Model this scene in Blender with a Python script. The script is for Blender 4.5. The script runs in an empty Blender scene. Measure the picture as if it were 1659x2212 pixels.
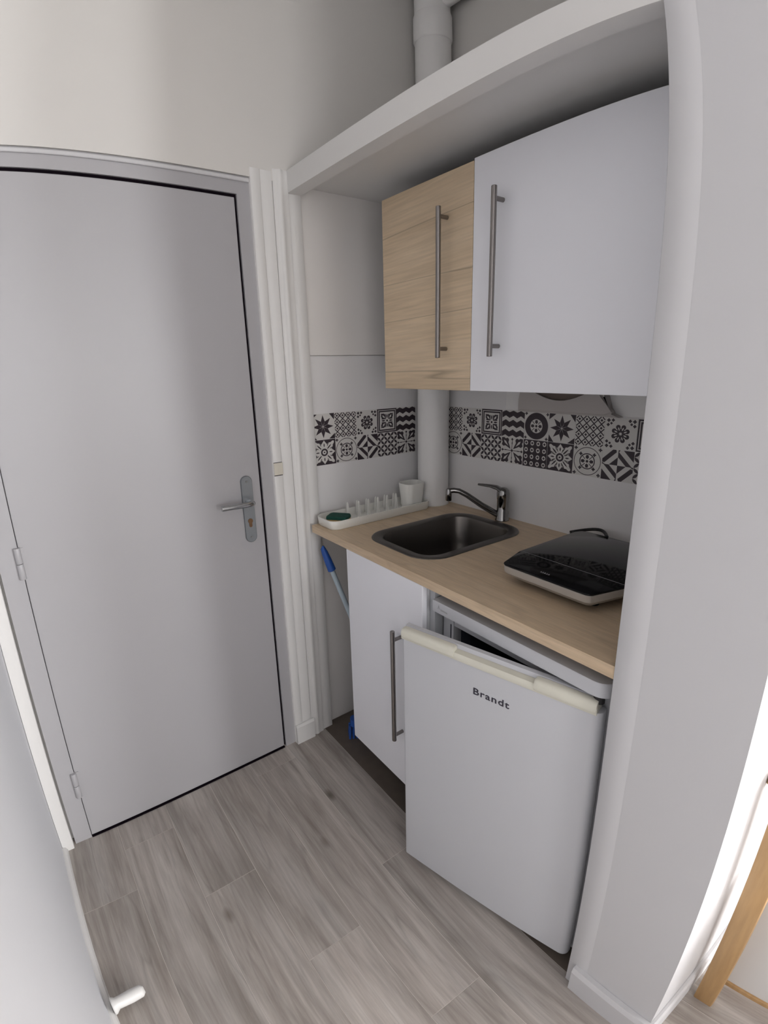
import bpy, bmesh, math, random
from mathutils import Matrix, Vector

random.seed(7)
SC = bpy.context.scene
COL = SC.collection
PI = math.pi

# ------------------------------------------------------------------ camera
# wide phone lens with barrel distortion: radial polynomial lens, principal point in the middle of the frame
CAM = (1.68245645, -0.8686786, 1.51995603)
YAW, PITCH, ROLL = 0.93651513, -0.27957279, -0.02383862
LENS = (0.05637905, 0.0499073e-3, -0.77890311e-4, 0.23538754e-5)      # radians per mm, mm2, mm3, mm4


def camera_axes(yaw, pitch, roll):
    cy, sy, cp, sp = math.cos(yaw), math.sin(yaw), math.cos(pitch), math.sin(pitch)
    f = Vector((-sy * cp, cy * cp, sp)); r = Vector((cy, sy, 0)); u = r.cross(f)
    cr, sr = math.cos(roll), math.sin(roll)
    return cr * r + sr * u, -sr * r + cr * u, f


cd = bpy.data.cameras.new('camera')
co = bpy.data.objects.new('camera', cd)
COL.objects.link(co)
_r, _u, _f = camera_axes(YAW, PITCH, ROLL)
co.matrix_world = Matrix(((_r.x, _u.x, -_f.x, CAM[0]), (_r.y, _u.y, -_f.y, CAM[1]), (_r.z, _u.z, -_f.z, CAM[2]), (0, 0, 0, 1)))
cd.sensor_width, cd.sensor_height, cd.sensor_fit = 27.0, 36.0, 'VERTICAL'
cd.clip_start = 0.01
cd.type = 'PANO'
_t = cd if hasattr(cd, 'panorama_type') else cd.cycles
_t.panorama_type = 'FISHEYE_LENS_POLYNOMIAL'
_t.fisheye_fov = PI
_t.fisheye_polynomial_k0 = 0.0
_t.fisheye_polynomial_k1, _t.fisheye_polynomial_k2 = -LENS[0], -LENS[1]
_t.fisheye_polynomial_k3, _t.fisheye_polynomial_k4 = -LENS[2], -LENS[3]
SC.camera = co

# ------------------------------------------------------------------ sky, daylight, exposure
wd = bpy.data.worlds.new('sky'); SC.world = wd
wd.use_nodes = True
bg = wd.node_tree.nodes['Background']
bg.inputs[0].default_value = (0.80, 0.90, 1.0, 1)
bg.inputs[1].default_value = 1.0
SC.view_settings.view_transform = 'Standard'
SC.view_settings.look = 'None'
SC.view_settings.gamma = 1.0
SC.view_settings.use_curve_mapping = False
SC.view_settings.exposure = 0.0
SC.cycles.use_adaptive_sampling = True
SC.cycles.adaptive_threshold = 0.06
SC.cycles.adaptive_min_samples = 16
SC.cycles.use_denoising = True
SC.cycles.caustics_reflective = False
SC.cycles.caustics_refractive = False
SC.cycles.max_bounces = 8
SC.cycles.diffuse_bounces = 4
SC.cycles.use_light_tree = False
wd.cycles.sampling_method = 'NONE'
SC.cycles.glossy_bounces = 3
SC.cycles.transmission_bounces = 2


def daylight(name, loc, sx, sy, power, colour):
    """area light standing for daylight in one window opening of the far wall, shining towards -x"""
    ld = bpy.data.lights.new(name, 'AREA'); ld.shape = 'RECTANGLE'
    ld.size, ld.size_y, ld.energy, ld.color = sx, sy, power, colour
    o = bpy.data.objects.new(name, ld); COL.objects.link(o)
    o.location = loc
    o.rotation_euler = Vector((-1, 0, -0.35)).to_track_quat('-Z', 'Y').to_euler()
    return o


FAR_X = 6.6
WINDOWS = [(1.18, 1.66, 0.15, 2.60), (-0.92, -0.10, 0.85, 2.35), (2.30, 3.60, 0.15, 2.60)]       # y0, y1, z0, z1; second and third are unseen, added for fill light
for _nm, _w, _p in zip(('daylight_door_window', 'fill_side_window', 'fill_wide_window'), WINDOWS, (128, 70, 292)):  # side and wide lamps are added fill for door, niche and hall wall
    daylight(_nm, (FAR_X + 0.12, (_w[0] + _w[1]) / 2, (_w[2] + _w[3]) / 2), _w[1] - _w[0], _w[3] - _w[2], _p, (0.985, 0.985, 1.0))

# ------------------------------------------------------------------ materials


def mat(name, base, rough=0.5, metal=0.0, bump=0.0, bscale=200.0, mottle=0.0, mscale=6.0, spec=None, coat=0.0):
    m = bpy.data.materials.new(name); m.use_nodes = True
    nt = m.node_tree; b = nt.nodes['Principled BSDF']
    b.inputs['Base Color'].default_value = (*base, 1)
    b.inputs['Roughness'].default_value = rough
    b.inputs['Metallic'].default_value = metal
    if spec is not None:
        b.inputs['Specular IOR Level'].default_value = spec
    if coat:
        b.inputs['Coat Weight'].default_value = coat
    tc = nt.nodes.new('ShaderNodeTexCoord')
    if mottle:
        n = nt.nodes.new('ShaderNodeTexNoise'); n.inputs['Scale'].default_value = mscale; n.inputs['Detail'].default_value = 4
        r = nt.nodes.new('ShaderNodeMixRGB'); r.blend_type = 'MIX'
        lo = tuple(c * (1 - mottle) for c in base); hi = tuple(min(1, c * (1 + mottle)) for c in base)
        r.inputs[1].default_value = (*lo, 1); r.inputs[2].default_value = (*hi, 1)
        nt.links.new(tc.outputs['Object'], n.inputs['Vector'])
        nt.links.new(n.outputs['Fac'], r.inputs[0]); nt.links.new(r.outputs[0], b.inputs['Base Color'])
    if bump:
        n2 = nt.nodes.new('ShaderNodeTexNoise'); n2.inputs['Scale'].default_value = bscale; n2.inputs['Detail'].default_value = 3
        bn = nt.nodes.new('ShaderNodeBump'); bn.inputs['Strength'].default_value = bump; bn.inputs['Distance'].default_value = 0.002
        nt.links.new(tc.outputs['Object'], n2.inputs['Vector'])
        nt.links.new(n2.outputs['Fac'], bn.inputs['Height']); nt.links.new(bn.outputs[0], b.inputs['Normal'])
    return m


def wood(name, c_lo, c_mid, c_hi, scale=(1.2, 22, 22), streak=0.0, streak_scale=(0.8, 6, 6), rough=0.5, tone=0.0, knots=False, tilt=(0, 0, 0), distort=0.5, broad=0.0, sw=0.02):
    """grain running along local x; tone = per-object variation"""
    m = bpy.data.materials.new(name); m.use_nodes = True
    nt = m.node_tree; L = nt.links; N = nt.nodes; b = N['Principled BSDF']
    b.inputs['Roughness'].default_value = rough
    tc = N.new('ShaderNodeTexCoord'); oi = N.new('ShaderNodeObjectInfo')
    off = N.new('ShaderNodeVectorMath'); off.operation = 'SCALE'; off.inputs[0].default_value = (37.0, 11.0, 5.0)
    L.new(oi.outputs['Random'], off.inputs['Scale'])
    add = N.new('ShaderNodeVectorMath'); add.operation = 'ADD'
    L.new(tc.outputs['Object'], add.inputs[0]); L.new(off.outputs[0], add.inputs[1])
    rot = N.new('ShaderNodeMapping'); rot.inputs['Rotation'].default_value = tilt
    L.new(add.outputs[0], rot.inputs['Vector'])
    mp = N.new('ShaderNodeMapping'); mp.inputs['Scale'].default_value = scale
    L.new(rot.outputs[0], mp.inputs['Vector'])
    n = N.new('ShaderNodeTexNoise'); n.inputs['Scale'].default_value = 1.0; n.inputs['Detail'].default_value = 8
    n.inputs['Roughness'].default_value = 0.62; n.inputs['Distortion'].default_value = distort
    L.new(mp.outputs[0], n.inputs['Vector'])
    rp = N.new('ShaderNodeValToRGB'); e = rp.color_ramp.elements
    e[0].position, e[0].color = 0.28, (*c_lo, 1); e[1].position, e[1].color = 0.74, (*c_hi, 1)
    k = e.new(0.5); k.color = (*c_mid, 1)
    L.new(n.outputs['Fac'], rp.inputs[0]); col = rp.outputs[0]
    # fine pores
    mp2 = N.new('ShaderNodeMapping'); mp2.inputs['Scale'].default_value = tuple(s * 7 for s in scale)
    L.new(rot.outputs[0], mp2.inputs['Vector'])
    n2 = N.new('ShaderNodeTexNoise'); n2.inputs['Scale'].default_value = 1.0; n2.inputs['Detail'].default_value = 3
    L.new(mp2.outputs[0], n2.inputs['Vector'])
    r2 = N.new('ShaderNodeMapRange'); r2.inputs[1].default_value = 0.3; r2.inputs[2].default_value = 0.7
    r2.inputs[3].default_value = 0.90; r2.inputs[4].default_value = 1.07
    L.new(n2.outputs['Fac'], r2.inputs[0])
    mx = N.new('ShaderNodeMixRGB'); mx.blend_type = 'MULTIPLY'; mx.inputs[0].default_value = 1
    L.new(col, mx.inputs[1]); L.new(r2.outputs[0], mx.inputs[2]); col = mx.outputs[0]
    if streak:
        mp3 = N.new('ShaderNodeMapping'); mp3.inputs['Scale'].default_value = streak_scale
        L.new(rot.outputs[0], mp3.inputs['Vector'])
        n3 = N.new('ShaderNodeTexNoise'); n3.inputs['Scale'].default_value = 1.0; n3.inputs['Detail'].default_value = 2.0
        n3.inputs['Distortion'].default_value = 0.15
        L.new(mp3.outputs[0], n3.inputs['Vector'])
        r3 = N.new('ShaderNodeValToRGB'); q = r3.color_ramp.elements
        q[0].position, q[0].color = 0.5 - sw, (1, 1, 1, 1); q[1].position, q[1].color = 0.5 + sw * 0.75, (1, 1, 1, 1)
        kk = q.new(0.50); kk.color = (1 - streak, 1 - streak, 1 - streak, 1)
        L.new(n3.outputs['Fac'], r3.inputs[0])
        m3 = N.new('ShaderNodeMixRGB'); m3.blend_type = 'MULTIPLY'; m3.inputs[0].default_value = 1
        L.new(col, m3.inputs[1]); L.new(r3.outputs[0], m3.inputs[2]); col = m3.outputs[0]
    if knots:
        mp4 = N.new('ShaderNodeMapping'); mp4.inputs['Scale'].default_value = (4.2, 9.0, 9.0)
        L.new(add.outputs[0], mp4.inputs['Vector'])
        vo = N.new('ShaderNodeTexVoronoi'); vo.feature = 'F1'; vo.inputs['Scale'].default_value = 1.0
        L.new(mp4.outputs[0], vo.inputs['Vector'])
        r4 = N.new('ShaderNodeValToRGB'); q = r4.color_ramp.elements
        q[0].position, q[0].color = 0.03, (0.45, 0.42, 0.38, 1); q[1].position, q[1].color = 0.16, (1, 1, 1, 1)
        L.new(vo.outputs['Distance'], r4.inputs[0])
        # only some of the cells carry a knot
        lt = N.new('ShaderNodeSeparateColor'); L.new(vo.outputs['Color'], lt.inputs[0])
        gt = N.new('ShaderNodeMath'); gt.operation = 'GREATER_THAN'; gt.inputs[1].default_value = 0.5
        L.new(lt.outputs[0], gt.inputs[0])
        m4 = N.new('ShaderNodeMixRGB'); m4.blend_type = 'MULTIPLY'
        L.new(gt.outputs[0], m4.inputs[0]); L.new(col, m4.inputs[1]); L.new(r4.outputs[0], m4.inputs[2]); col = m4.outputs[0]
    if broad:                                  # slow light and dark clouds along the board
        mpb = N.new('ShaderNodeMapping'); mpb.inputs['Scale'].default_value = (2.2, 7.0, 7.0)
        L.new(add.outputs[0], mpb.inputs['Vector'])
        nb = N.new('ShaderNodeTexNoise'); nb.inputs['Scale'].default_value = 1.0; nb.inputs['Detail'].default_value = 3
        L.new(mpb.outputs[0], nb.inputs['Vector'])
        rb = N.new('ShaderNodeMapRange'); rb.inputs[1].default_value = 0.3; rb.inputs[2].default_value = 0.7
        rb.inputs[3].default_value = 1 - broad; rb.inputs[4].default_value = 1 + broad
        L.new(nb.outputs['Fac'], rb.inputs[0])
        mb = N.new('ShaderNodeMixRGB'); mb.blend_type = 'MULTIPLY'; mb.inputs[0].default_value = 1
        L.new(col, mb.inputs[1]); L.new(rb.outputs[0], mb.inputs[2]); col = mb.outputs[0]
    if tone:
        r5 = N.new('ShaderNodeMapRange'); r5.inputs[3].default_value = 1 - tone; r5.inputs[4].default_value = 1 + tone
        L.new(oi.outputs['Random'], r5.inputs[0])
        m5 = N.new('ShaderNodeMixRGB'); m5.blend_type = 'MULTIPLY'; m5.inputs[0].default_value = 1
        L.new(col, m5.inputs[1]); L.new(r5.outputs[0], m5.inputs[2]); col = m5.outputs[0]
    L.new(col, b.inputs['Base Color'])
    bn = N.new('ShaderNodeBump'); bn.inputs['Strength'].default_value = 0.12; bn.inputs['Distance'].default_value = 0.001
    L.new(n2.outputs['Fac'], bn.inputs['Height']); L.new(bn.outputs[0], b.inputs['Normal'])
    return m


def glass_mat():
    m = bpy.data.materials.new('window_glass'); m.use_nodes = True
    nt = m.node_tree; nt.nodes.clear()
    o = nt.nodes.new('ShaderNodeOutputMaterial'); a = nt.nodes.new('ShaderNodeBsdfTransparent'); g = nt.nodes.new('ShaderNodeBsdfGlossy')
    g.inputs['Roughness'].default_value = 0.02
    mx = nt.nodes.new('ShaderNodeMixShader'); mx.inputs[0].default_value = 0.06
    nt.links.new(a.outputs[0], mx.inputs[1]); nt.links.new(g.outputs[0], mx.inputs[2]); nt.links.new(mx.outputs[0], o.inputs[0])
    return m


M = dict(
    wall=mat('wall_paint', (0.735, 0.71, 0.675), 0.75),
    hall=mat('hall_wall_paint', (0.72, 0.725, 0.75), 0.7, bump=0.10, bscale=60, mottle=0.015, mscale=3),
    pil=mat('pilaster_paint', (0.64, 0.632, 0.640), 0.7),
    panel=mat('splash_panel', (0.83, 0.815, 0.81), 0.45),
    panel2=mat('niche_panel', (0.83, 0.80, 0.77), 0.55),
    ceil=mat('ceiling_paint', (0.85, 0.835, 0.81), 0.8),
    trim=mat('trim_paint', (0.76, 0.745, 0.725), 0.42),
    door=mat('door_paint', (0.430, 0.420, 0.432), 0.40),
    gap=mat('dark_gap', (0.008, 0.005, 0.008), 0.9, spec=0.05),  # near black, stands for the shade in narrow gaps
    cream=mat('cream_plastic', (0.70, 0.655, 0.56), 0.5),
    steel=mat('brushed_steel', (0.30, 0.30, 0.30), 0.34, 1.0),
    bar=mat('bar_handle_steel', (0.27, 0.25, 0.24), 0.30, 1.0),
    chrome=mat('chrome', (0.29, 0.285, 0.28), 0.08, 1.0),
    sink=mat('sink_steel', (0.16, 0.148, 0.138), 0.33, 1.0),
    alu=mat('door_plate_metal', (0.27, 0.285, 0.30), 0.45, 0.85),
    levermetal=mat('lever_metal', (0.55, 0.56, 0.57), 0.22, 1.0),
    brass=mat('old_brass', (0.20, 0.11, 0.055), 0.5, 0.6),
    white=mat('cabinet_white', (0.885, 0.885, 0.925), 0.38),
    carcass=mat('carcass_white', (0.62, 0.62, 0.63), 0.5),
    grey=mat('filler_grey', (0.50, 0.51, 0.53), 0.5),
    dark=mat('plinth_dark', (0.03, 0.028, 0.028), 0.7),
    fridge=mat('fridge_enamel', (0.585, 0.59, 0.615), 0.36),
    liner=mat('fridge_liner_shade', (0.08, 0.085, 0.11), 0.5),  # dark colour paints in the unlit inside of a pale liner
    gasket=mat('gasket', (0.30, 0.31, 0.32), 0.6),
    aged=mat('aged_plastic', (0.70, 0.68, 0.585), 0.42),
    ink=mat('logo_ink', (0.035, 0.03, 0.045), 0.45),
    faint=mat('faint_print', (0.42, 0.42, 0.43), 0.5),
    tile_l=mat('tile_print_light', (0.70, 0.68, 0.65), 0.5),
    tile_d=mat('tile_print_dark', (0.040, 0.028, 0.036), 0.5),
    pipe=mat('pipe_paint', (0.90, 0.885, 0.87), 0.5),
    plastic=mat('rack_plastic', (0.88, 0.87, 0.82), 0.42),
    green=mat('scourer_green', (0.012, 0.075, 0.055), 0.95, bump=0.6, bscale=600, mottle=0.3, mscale=200),
    yellow=mat('sponge_yellow', (0.62, 0.42, 0.19), 0.9, bump=0.5, bscale=300),
    blackglass=mat('black_glass', (0.004, 0.004, 0.005), 0.08, spec=0.26),
    blackplastic=mat('black_plastic', (0.012, 0.012, 0.013), 0.45),
    silver=mat('silver_plastic', (0.50, 0.47, 0.43), 0.40, 0.3),
    silverprint=mat('silver_print', (0.30, 0.30, 0.31), 0.5),
    blue=mat('broom_blue', (0.02, 0.10, 0.42), 0.4),
    tube=mat('broom_tube', (0.50, 0.60, 0.66), 0.35),
    cowl=mat('cowl_grey', (0.50, 0.465, 0.445), 0.5),
    throat=mat('cowl_throat_brown', (0.16, 0.125, 0.105), 0.6),
    cowlplate=mat('cowl_plate_white', (0.90, 0.885, 0.87), 0.5),
    joint=mat('floor_joint', (0.66, 0.61, 0.56), 0.7),
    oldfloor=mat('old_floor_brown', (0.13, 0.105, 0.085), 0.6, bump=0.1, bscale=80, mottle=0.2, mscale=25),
    glass=glass_mat(),
)
M['oak'] = wood('oak_door', (0.60, 0.46, 0.305), (0.68, 0.53, 0.36), (0.735, 0.585, 0.41), scale=(1.0, 22, 22), streak=0.36, streak_scale=(0.22, 6.5, 6.5), rough=0.45, tilt=(0, math.radians(2.0), 0), distort=0.1, broad=0.05, sw=0.011)
M['top'] = wood('worktop_oak', (0.56, 0.415, 0.27), (0.64, 0.49, 0.33), (0.70, 0.55, 0.385), scale=(2.0, 26, 26), streak=0.10, streak_scale=(1.2, 9, 9), rough=0.42)
M['plank'] = wood('floor_plank_vinyl', (0.270, 0.232, 0.203), (0.415, 0.373, 0.338), (0.560, 0.520, 0.482), scale=(1.7, 27, 27), streak=0.14, streak_scale=(1.1, 10, 10), rough=0.46, tone=0.07, knots=True, distort=0.45, broad=0.17)
M['pine'] = wood('pine_post', (0.42, 0.245, 0.10), (0.52, 0.32, 0.145), (0.58, 0.375, 0.19), scale=(10, 10, 1.2), rough=0.45)

# ------------------------------------------------------------------ mesh helpers


def tag(o, label=None, cat=None, group=None, kind=None):
    if label: o['label'] = label
    if cat: o['category'] = cat
    if group: o['group'] = group
    if kind: o['kind'] = kind
    return o


def thing(name, loc, label, cat, group=None, kind=None):
    o = bpy.data.objects.new(name, None); o.empty_display_size = 0.05
    COL.objects.link(o); o.location = loc
    return tag(o, label, cat, group, kind)


def wpos(o):
    p = Vector(o.location)
    return p if o.parent is None else p + wpos(o.parent)


def out(name, bm, m, parent=None, smooth=False, xf=None, origin=None):
    """one mesh object from world-space geometry; origin = where its own axes sit"""
    if xf is not None: bm.transform(xf)
    if origin is None:
        origin = Vector((0, 0, 0))
        if bm.verts:
            origin = sum((v.co for v in bm.verts), Vector()) / len(bm.verts)
    origin = Vector(origin)
    bm.transform(Matrix.Translation(-origin))
    bmesh.ops.recalc_face_normals(bm, faces=bm.faces)
    me = bpy.data.meshes.new(name); bm.to_mesh(me); bm.free()
    for k in (m if isinstance(m, (list, tuple)) else [m]): me.materials.append(k)
    if smooth:
        for p in me.polygons: p.use_smooth = True
        if smooth is not True:
            me.set_sharp_from_angle(angle=math.radians(smooth))
    o = bpy.data.objects.new(name, me); COL.objects.link(o)
    if parent is not None:
        o.parent = parent
        o.location = origin - wpos(parent)
    else:
        o.location = origin
    return o


def bbox(bm, x0, x1, y0, y1, z0, z1):
    vs = [bm.verts.new((x, y, z)) for x in (x0, x1) for y in (y0, y1) for z in (z0, z1)]
    for f in ((0, 1, 3, 2), (4, 6, 7, 5), (0, 4, 5, 1), (2, 3, 7, 6), (0, 2, 6, 4), (1, 5, 7, 3)):
        bm.faces.new([vs[i] for i in f])
    return vs


def box(name, x0, x1, y0, y1, z0, z1, m, parent=None, bevel=0.0, seg=1, xf=None):
    bm = bmesh.new(); bbox(bm, x0, x1, y0, y1, z0, z1)
    if bevel:
        bmesh.ops.bevel(bm, geom=bm.edges[:], offset=bevel, segments=seg, affect='EDGES', profile=0.5)
    return out(name, bm, m, parent, smooth=40 if bevel and seg > 1 else False, xf=xf)


def ring_loft(bm, rings, cap0=True, cap1=True, closed=False):
    """rings: lists of equal length of points; quads between them"""
    R = [[bm.verts.new(p) for p in r] for r in rings]
    n = len(R[0])
    pairs = list(zip(R, R[1:])) + ([(R[-1], R[0])] if closed else [])
    for a, b in pairs:
        for i in range(n):
            bm.faces.new((a[i], a[(i + 1) % n], b[(i + 1) % n], b[i]))
    if not closed:
        if cap0: bm.faces.new(R[0][::-1])
        if cap1: bm.faces.new(R[-1])
    return R


def tube(bm, pts, rad, n=12, cap=True):
    """round bar along a polyline, rad a number or one per point"""
    pts = [Vector(p) for p in pts]
    rad = rad if isinstance(rad, (list, tuple)) else [rad] * len(pts)
    rings = []; up = None
    for i, p in enumerate(pts):
        if i == 0: d = pts[1] - p
        elif i == len(pts) - 1: d = p - pts[i - 1]
        else: d = (pts[i + 1] - p).normalized() + (p - pts[i - 1]).normalized()
        d.normalize()
        if up is None:
            up = Vector((0, 0, 1)) if abs(d.z) < 0.9 else Vector((1, 0, 0))
        a = (up - d * up.dot(d)).normalized(); up = a; b = d.cross(a)
        rings.append([p + rad[i] * (math.cos(2 * PI * k / n) * a + math.sin(2 * PI * k / n) * b) for k in range(n)])
    ring_loft(bm, rings, cap, cap)


def lathe(bm, c, prof, n=24, cap=True):
    """prof: (radius, z) pairs around the vertical axis through c"""
    rings = [[(c[0] + r * math.cos(2 * PI * k / n), c[1] + r * math.sin(2 * PI * k / n), z) for k in range(n)] for r, z in prof]
    ring_loft(bm, rings, cap, cap)


def rrect(x0, x1, y0, y1, r, n=6):
    """rounded rectangle outline, counter-clockwise; r a number or four (x0y0, x1y0, x1y1, x0y1)"""
    r = r if isinstance(r, (list, tuple)) else [r] * 4
    P = []
    for (cx, cy, a0, q) in ((x0 + r[0], y0 + r[0], PI, r[0]), (x1 - r[1], y0 + r[1], 1.5 * PI, r[1]), (x1 - r[2], y1 - r[2], 0, r[2]), (x0 + r[3], y1 - r[3], 0.5 * PI, r[3])):
        for k in range(n + 1):
            a = a0 + 0.5 * PI * k / n
            P.append((cx + q * math.cos(a), cy + q * math.sin(a)))
    return P


def prism(bm, outline, z0, z1, place):
    """extrude a flat outline between heights; place(u, v, w) -> world point"""
    ring_loft(bm, [[place(u, v, z0) for u, v in outline], [place(u, v, z1) for u, v in outline]])


XY = lambda u, v, w: (u, v, w)
YZ = lambda u, v, w: (w, u, v)     # outline in y, z; depth along x
XZ = lambda u, v, w: (u, w, v)     # outline in x, z; depth along y

# measured layout (metres): door wall is x = 0, niche front is y = 0, floor is z = 0
D = 0.638          # niche back wall
XL = -0.020        # niche side wall next to the door wall
WN = 1.2531        # niche opening width
PX = 1.497         # outer corner of the pilaster
HALL = -1.010      # wall opposite the niche
CEIL = 2.86
ZC, TC = 0.9458, 0.0283
NORTH = 4.0

# ------------------------------------------------------------------ setting: floor
fl = thing('floor', (0, 0, -0.02), 'grey brown wood-look floor of long planks', 'floor', kind='structure')
box('floor_base', -0.2, FAR_X + 0.15, HALL - 0.15, NORTH + 0.15, -0.06, -0.0008, M['joint'], fl)
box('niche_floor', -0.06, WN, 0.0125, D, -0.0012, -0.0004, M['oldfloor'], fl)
PW = 0.165
ROW0 = -0.995 - PW
joints = {-1: 0.6, 0: 0.30, 1: 1.145, 2: 0.445, 3: 0.795, 4: 0.085, 5: 0.676, 6: 0.25, 7: 0.9, 8: 0.55}
for row in range(-1, 9):
    y0 = -0.995 + row * PW; y1 = y0 + PW
    if row == 5: y1 = 0.012
    if row == 6: y0 = 0.012
    j = joints[row]
    xs = [x for x in (j - 1.02 * 2, j - 1.02, j, j + 1.02, j + 2.04, j + 3.06) if -0.06 < x < 2.9]
    xs = [-0.06] + xs + [2.9]
    if y0 > -0.02:
        xs = [WN + 0.2 if row == 6 else 1.3] + [x for x in xs if x > 1.4]
        if row == 6: xs[0] = 1.46
    for a, b in zip(xs, xs[1:]):
        if b - a < 0.02: continue
        bm = bmesh.new(); g = 0.0008
        ring_loft(bm, [[(x, y, z) for x, y in ((a + q, y0 + q), (b - q, y0 + q), (b - q, y1 - q), (a + q, y1 - q))] for q, z in ((g, -0.0010), (g, -0.0003), (g + 0.0004, 0.0))])
        out('plank', bm, M['plank'], fl)
box('floor_sheet', 2.9, FAR_X + 0.1, HALL, NORTH, -0.0035, 0, M['plank'], fl)
box('floor_sheet', 1.3, 2.9, 0.655, NORTH, -0.0035, 0, M['plank'], fl)

# ------------------------------------------------------------------ setting: walls and ceiling
box('ceiling', -0.2, FAR_X + 0.15, HALL - 0.15, NORTH + 0.15, CEIL, CEIL + 0.12, M['ceil'])
tag(bpy.data.objects['ceiling'], 'plain off-white painted ceiling', 'ceiling', kind='structure')


def wall(name, label, boxes, m):
    bm = bmesh.new()
    for b in boxes: bbox(bm, *b)
    return tag(out(name, bm, m, origin=(0, 0, 0)), label, 'wall', kind='structure')


DL, DR, DT = -0.9124, -0.1784, 2.04        # door leaf edges
FL, FR, FT = -0.967, -0.128, 2.103         # door frame edges
wall('wall_door', 'off-white painted wall above and beside the entrance door', [
    (-0.15, 0.012, HALL, 0.0, FT, CEIL), (-0.15, 0.012, 0.0, D + 0.12, 2.141, CEIL),
    (-0.15, -0.002, FR, 0.0, 0, FT), (-0.15, -0.03, HALL - 0.1, FL, 0, FT)], M['wall'])
wall('wall_hall', 'long white painted wall opposite the kitchen niche', [(-0.15, FAR_X + 0.15, HALL - 0.12, HALL, 0, CEIL)], M['hall'])
wall('wall_niche_side', 'pale side wall inside the kitchen niche above the splash panel', [(-0.15, XL, 0.0, D + 0.12, 0, 2.141), (XL, XL + 0.014, 0.0522, D, 1.5668, 2.1065)], M['panel2'])
wall('wall_niche_back', 'white back wall of the kitchen niche', [(-0.15, WN + 0.05, D, D + 0.12, 0, CEIL)], M['wall'])
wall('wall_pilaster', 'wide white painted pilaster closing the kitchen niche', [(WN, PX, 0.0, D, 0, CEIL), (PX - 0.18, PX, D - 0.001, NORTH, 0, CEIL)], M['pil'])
wall('wall_room_end', 'plain white wall at the end of the main room', [(PX - 0.1, FAR_X + 0.15, NORTH, NORTH + 0.12, 0, CEIL)], M['wall'])
far = []
ys = sorted(WINDOWS)
edges = [HALL] + [e for w in ys for e in w[:2]] + [NORTH]
for a, b in zip(edges[0::2], edges[1::2]): far.append((FAR_X, FAR_X + 0.15, a, b, 0, CEIL))
for y0, y1, z0, z1 in ys:
    far.append((FAR_X, FAR_X + 0.15, y0, y1, 0, z0)); far.append((FAR_X, FAR_X + 0.15, y0, y1, z1, CEIL))
wall('wall_window', 'white window wall of the main room', far, M['wall'])
for i, (y0, y1, z0, z1) in enumerate(WINDOWS):
    w = thing('window_%d' % (i + 1), (FAR_X + 0.05, (y0 + y1) / 2, z0), ('narrow tall white framed window', 'unseen added fill window, shorter, white framed, with a high sill', 'unseen added fill window, wide and tall, white framed')[i], 'window', kind='structure')
    bm = bmesh.new(); f = 0.04
    outer = [(y0, z0), (y1, z0), (y1, z1), (y0, z1)]; inner = [(y0 + f, z0 + f), (y1 - f, z0 + f), (y1 - f, z1 - f), (y0 + f, z1 - f)]
    ring_loft(bm, [[(FAR_X + 0.03, *p) for p in outer], [(FAR_X + 0.03, *p) for p in inner], [(FAR_X + 0.08, *p) for p in inner], [(FAR_X + 0.08, *p) for p in outer]], closed=True)
    out('window_frame', bm, M['trim'], w)
    box('pane', FAR_X + 0.052, FAR_X + 0.058, y0 + f, y1 - f, z0 + f, z1 - f, M['glass'], w)

# splash panels with the printed tiles
side = thing('wall_splash_side', (XL, 0.3, 0.9), 'smooth grey-white splash panel on the niche side wall with a printed tile band', 'wall panel', kind='structure')
box('panel', XL, XL + 0.008, 0.052, D, ZC, 1.5651, M['panel'], side)
back = thing('wall_splash_back', (0.6, D, 0.9), 'smooth grey-white splash panel behind the sink with a printed tile band', 'wall panel', kind='structure')
box('panel', XL, WN, D - 0.004, D, ZC, 1.5651, M['panel'], back)

# ------------------------------------------------------------------ printed cement-look tiles
TT, TB = 1.3564, 1.1598
TH = (TT - TB) / 2
TWID = 0.1033


def circ(cx, cy, r, n=20, ry=None, a0=0.0):
    ry = r if ry is None else ry
    return [(cx + r * math.cos(a0 + 2 * PI * k / n), cy + ry * math.sin(a0 + 2 * PI * k / n)) for k in range(n)]


def rot2(P, a, c=(0.5, 0.5)):
    ca, sa = math.cos(a), math.sin(a)
    return [(c[0] + (x - c[0]) * ca - (y - c[1]) * sa, c[1] + (x - c[0]) * sa + (y - c[1]) * ca) for x, y in P]


def band(p, q, w):
    dx, dy = q[0] - p[0], q[1] - p[1]; l = math.hypot(dx, dy); nx, ny = -dy / l * w / 2, dx / l * w / 2
    return [(p[0] + nx, p[1] + ny), (p[0] - nx, p[1] - ny), (q[0] - nx, q[1] - ny), (q[0] + nx, q[1] + ny)]


def rect(x0, y0, x1, y1): return [(x0, y0), (x1, y0), (x1, y1), (x0, y1)]
def dia(cx, cy, r): return [(cx - r, cy), (cx, cy - r), (cx + r, cy), (cx, cy + r)]


def petal(r0, r1, w, n=6):
    """pointed petal along +x from the tile centre"""
    P = []
    for k in range(n + 1):
        t = k / n; P.append((0.5 + r0 + (r1 - r0) * t, 0.5 + w * math.sin(PI * t) ** 0.8))
    for k in range(n - 1, 0, -1):
        t = k / n; P.append((0.5 + r0 + (r1 - r0) * t, 0.5 - w * math.sin(PI * t) ** 0.8))
    return P


def clover(cx, cy, s): return [rect(cx - s, cy - s * 0.35, cx + s, cy + s * 0.35), rect(cx - s * 0.35, cy - s, cx + s * 0.35, cy + s), dia(cx, cy, s * 0.8)]


DK, LT = 1, 0


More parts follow.
